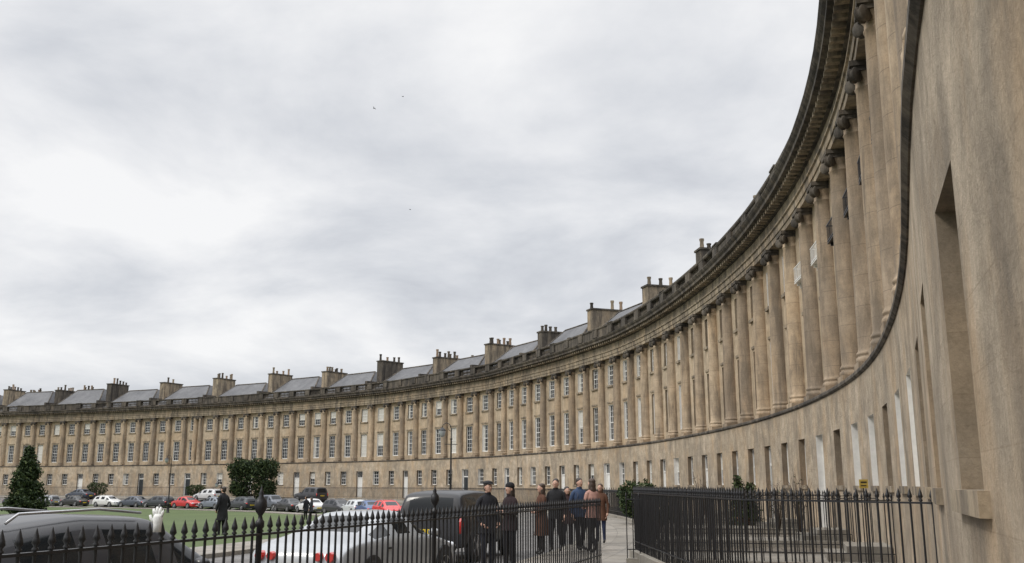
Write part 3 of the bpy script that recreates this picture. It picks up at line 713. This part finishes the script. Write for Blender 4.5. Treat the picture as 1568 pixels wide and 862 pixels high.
# ------------------------------------------------------------------ vegetation
def leafmat(n,c): return simple(n,c,.7,var=.4,vs=3,spec=.25)
LG=[leafmat('leaf_dark',(.018,.032,.012)),leafmat('leaf_mid',(.035,.055,.018)),leafmat('leaf_light',(.065,.085,.028))]
BARK=simple('bark',(.08,.06,.045),.95,var=.3)
def leaves(mb,pts,size,out=None,fl=.5):
    for p in pts:
        p=Vector(p); n_=Vector(rng.normal(size=3)).normalized(); u=n_.orthogonal().normalized(); u=Matrix.Rotation(rng.uniform(0,6.28),3,n_)@u; w_=n_.cross(u)
        s_1=size*rng.uniform(.6,1.4); s_2=s_1*fl
        mb.add([p-u*s_1,p+w_*s_2,p+u*s_1,p-w_*s_2],[(0,1,2,3)],int(rng.choice([1,2,3],p=[.45,.38,.17])))
def conifer(name,x,y,h,rad,n=7000,size=.16,z=None):
    mb=MB([BARK]+LG); mb.tube([(0,0,0),(0,0,h*.5),(0.05,0,h*.97)],[.14*h/5,.08*h/5,.015],8)
    pts=[]
    nb=70
    for i in range(nb):
        f=(i+.5)/nb; zz_=h*(.04+.92*f); R_=rad*(1-f)**.85*rng.uniform(.6,1.15)+.08; a=i*2.4+rng.uniform(-.3,.3)
        tip=Vector((R_*math.cos(a),R_*math.sin(a),zz_+R_*.25)); base=Vector((0,0,zz_-.1*R_))
        mb.tube([base,base.lerp(tip,.5),tip],[.03,.018,.006],5)
        m=int(n/nb*(1.5-f))
        for _ in range(m):
            t_=rng.uniform(.15,1)**.7; c=base.lerp(tip,t_); sp_=.28*rad/1.5*(1.1-t_*.6)*(1.2-f*.8)+.03
            pts.append(c+Vector(rng.normal(size=3)*np.array([sp_,sp_,sp_*.8])))
    leaves(mb,pts,size); ob=mb.obj(name); ob.location=(x,y,gz1(x,y) if z is None else z); return ob
def bush(name,x,y,rx,ry,h,n=6000,size=.14,z=None,trunk=.5,box=2.6):
    mb=MB([BARK]+LG); zc=trunk+(h-trunk)/2; rz_=(h-trunk)/2
    for i in range(9):
        a=i*.7*1.0+rng.uniform(-.2,.2); tip=(rx*.6*math.cos(a*1.0),ry*.6*math.sin(a),zc+rz_*rng.uniform(-.2,.6))
        mb.tube([(0.1*math.cos(a),0.1*math.sin(a),0),(rx*.15*math.cos(a),ry*.15*math.sin(a),trunk),tip],[.07,.06,.015],6)
    pts=[]; lob=[(rng.uniform(-.6,.6)*rx,rng.uniform(-.6,.6)*ry,zc+rng.uniform(-.5,.6)*rz_,rng.uniform(.35,.5)) for _ in range(14)]
    while len(pts)<n:
        d=rng.normal(size=3); d/=np.linalg.norm(d)
        rr=rng.uniform(.55,1)**.5
        if len(pts)%3: p=np.sign(d)*np.abs(d)**(2/box)*rr*np.array([rx,ry,rz_])*(1+.09*math.sin(d[0]*7+d[2]*5)+.07*math.sin(d[1]*9+2*d[0])); p=p*rng.uniform(.9,1.03)+np.array([0,0,zc])
        else:
            l=lob[rng.randint(len(lob))]; p=np.array(l[:3])+d*rr*l[3]*np.array([rx,ry,rz_])*1.15
        if p[2]<.05: continue
        pts.append(p)
    leaves(mb,pts,size); ob=mb.obj(name); ob.location=(x,y,gz1(x,y) if z is None else z); return ob
conifer('conifer_tree',px(40,86),86,6.2,1.75,9000,.15)
bush('clipped_evergreen_tree',px(388,118),118,2.75,2.4,5.0,11000,.16,trunk=.25,box=4.2)
bush('garden_shrub',px(975,42),42,.85,.8,1.85,2500,.07,trunk=.2)
bush('garden_shrub',px(1008,36),36,.7,.6,1.45,1800,.06,trunk=.2)
conifer('potted_conifer',px(1131,38),38,2.0,.42,1800,.06); conifer('potted_conifer',px(1148,38),38,1.75,.38,1600,.06)
bush('garden_shrub',px(300,128),128,1.2,.8,1.7,1500,.1,trunk=.2); bush('garden_shrub',px(150,138),138,1.5,.8,2.0,1500,.1,trunk=.2)
def bare(name,x,y,h,n=26,sp=.5):
    mb=MB([BARK]+LG)
    pts=[]
    for i in range(n):
        a=rng.uniform(0,6.28); r_=rng.uniform(.3,1)*sp; hh=h*rng.uniform(.6,1)
        p1=Vector((r_*.3*math.cos(a),r_*.3*math.sin(a),hh*.5)); p2=Vector((r_*math.cos(a),r_*math.sin(a),hh))
        mb.tube([(0,0,.1),p1,p2],[.014,.009,.003],4)
        for q in range(3):
            b0=p1.lerp(p2,rng.uniform(0,.8)); mb.tube([b0,b0+Vector(rng.normal(size=3)*.12)+Vector((0,0,.1))],[.006,.002],4)
            pts.append(b0+Vector(rng.normal(size=3)*.08))
    leaves(mb,pts,.03); ob=mb.obj(name); ob.location=(x,y,0); return ob
bare('bare_shrub',px(1222,30),30,2.3); bare('bare_shrub',px(1075,44),44,2.3,24,.6); bare('bare_shrub',px(1190,33),33,1.9)
bare('bare_shrub',px(1035,34),34,1.7)
pl=MB([M['brickc'],M['area']])
pl.lathe([(.18,0),(.25,.35),(.28,.37),(.28,.42),(.24,.42),(.22,.36)],16,(px(1131,38),38,0))
pl.lathe([(.18,0),(.25,.35),(.28,.37),(.28,.42),(.24,.42),(.22,.36)],16,(px(1148,38),38,0))
pl.obj('plant_pots')
ns=MB([simple('notice_yellow',(.42,.30,.06),.6,var=.2),M['blackpl']]); xx,yy=px(1323,19.2),19.2
ns.box((xx-.085,yy-.01,1.58),(xx+.085,yy+.01,1.75)); ns.box((xx-.06,yy-.014,1.68),(xx+.06,yy-.011,1.71),1); ns.box((xx-.06,yy-.014,1.62),(xx+.05,yy-.011,1.64),1); ns.box((xx-.012,yy+.011,0),(xx+.012,yy+.03,1.7),1)
ns.obj('notice_sign')
def bird(xp,yp,Z):
    v=(431-yp)/1450; H_=Z*math.tan(math.radians(12.1)+math.atan(v)); zc=Z*.978+H_*.21
    mb=MB([M['blackpl']]); mb.ell((0,0,0),(.22,.07,.06),0,10,6); mb.ell((.2,0,.03),(.07,.05,.05),0,8,5)
    for sg in (-1,1): mb.add([(.1,0,.03),(-.08,0,.03),(-.1,sg*.3,.16),(.06,sg*.3,.17),(-.12,sg*.62,.05)],[(0,1,2,3),(3,2,4)],0)
    mb.add([(-.2,-.03,0),(-.2,.03,0),(-.36,.06,0),(-.36,-.06,0)],[(0,1,2,3)],0)
    ob=mb.obj('bird'); ob.location=((xp-784)/1450*zc,Z,1.65+H_); ob.rotation_euler=(.3,0,random.uniform(0,3))
for b_ in ((573,166,190),(617,148,230),(628,321,240)): bird(*b_)
# ------------------------------------------------------------------ sky / sun
w=bpy.data.worlds.new('World'); sc.world=w; w.use_nodes=True; nt=w.node_tree
nt.nodes.clear()
out=nt.nodes.new('ShaderNodeOutputWorld'); bg1=nt.nodes.new('ShaderNodeBackground'); bg2=nt.nodes.new('ShaderNodeBackground'); mx=nt.nodes.new('ShaderNodeMixShader')
SEL,SAZ=math.radians(42),math.radians(-118)
sky=nt.nodes.new('ShaderNodeTexSky'); sky.sky_type='NISHITA'; sky.sun_disc=False; sky.sun_elevation=SEL; sky.sun_rotation=SAZ
nt.links.new(sky.outputs[0],bg1.inputs[0]); bg1.inputs[1].default_value=.08
tc=nt.nodes.new('ShaderNodeTexCoord').outputs['Generated']
sx=nt.nodes.new('ShaderNodeSeparateXYZ'); nt.links.new(tc,sx.inputs[0])
zz_=math_(nt,'ADD',math_(nt,'MAXIMUM',sx.outputs[2],0.0),.25)
cx=nt.nodes.new('ShaderNodeCombineXYZ'); nt.links.new(math_(nt,'DIVIDE',sx.outputs[0],zz_),cx.inputs[0]); nt.links.new(math_(nt,'DIVIDE',sx.outputs[1],zz_),cx.inputs[1])
cx.inputs[2].default_value=5.3
n1=noise(nt,cx.outputs[0],1.9,9,.55,None,.25); n2=noise(nt,cx.outputs[0],.7,3,.5)
mixn=math_(nt,'ADD',math_(nt,'MULTIPLY',n1,.62),math_(nt,'MULTIPLY',n2,.38))
cc=ramp(nt,mixn,[(.37,(.56,.58,.63)),(.45,(.70,.72,.76)),(.52,(.84,.85,.875)),(.60,(.98,.98,.985))])
gain=nt.nodes.new('ShaderNodeMapRange'); gain.inputs[1].default_value=.5; gain.inputs[2].default_value=.92; gain.inputs[3].default_value=1.0; gain.inputs[4].default_value=3.5
nt.links.new(sx.outputs[2],gain.inputs[0])
nt.links.new(cc,bg2.inputs[0]); nt.links.new(gain.outputs[0],bg2.inputs[1])
mx.inputs[0].default_value=.93
nt.links.new(bg1.outputs[0],mx.inputs[1]); nt.links.new(bg2.outputs[0],mx.inputs[2]); nt.links.new(mx.outputs[0],out.inputs[0])
sl=bpy.data.lights.new('sun','SUN'); sl.energy=1.5; sl.angle=math.radians(14); sl.color=(1,.95,.87)
so=bpy.data.objects.new('sun',sl); COL.objects.link(so)
dv=Vector((math.sin(SAZ)*math.cos(SEL),math.cos(SAZ)*math.cos(SEL),math.sin(SEL)))
so.rotation_euler=dv.to_track_quat('Z','Y').to_euler()
# ------------------------------------------------------------------ camera
cam=bpy.data.cameras.new('camera'); cam.lens=33.3; cam.sensor_width=36; cam.clip_start=.05; cam.clip_end=6000
co=bpy.data.objects.new('camera',cam); COL.objects.link(co); co.location=(0,0,1.65); co.rotation_euler=(math.radians(90+12.1),0,0)
sc.camera=co
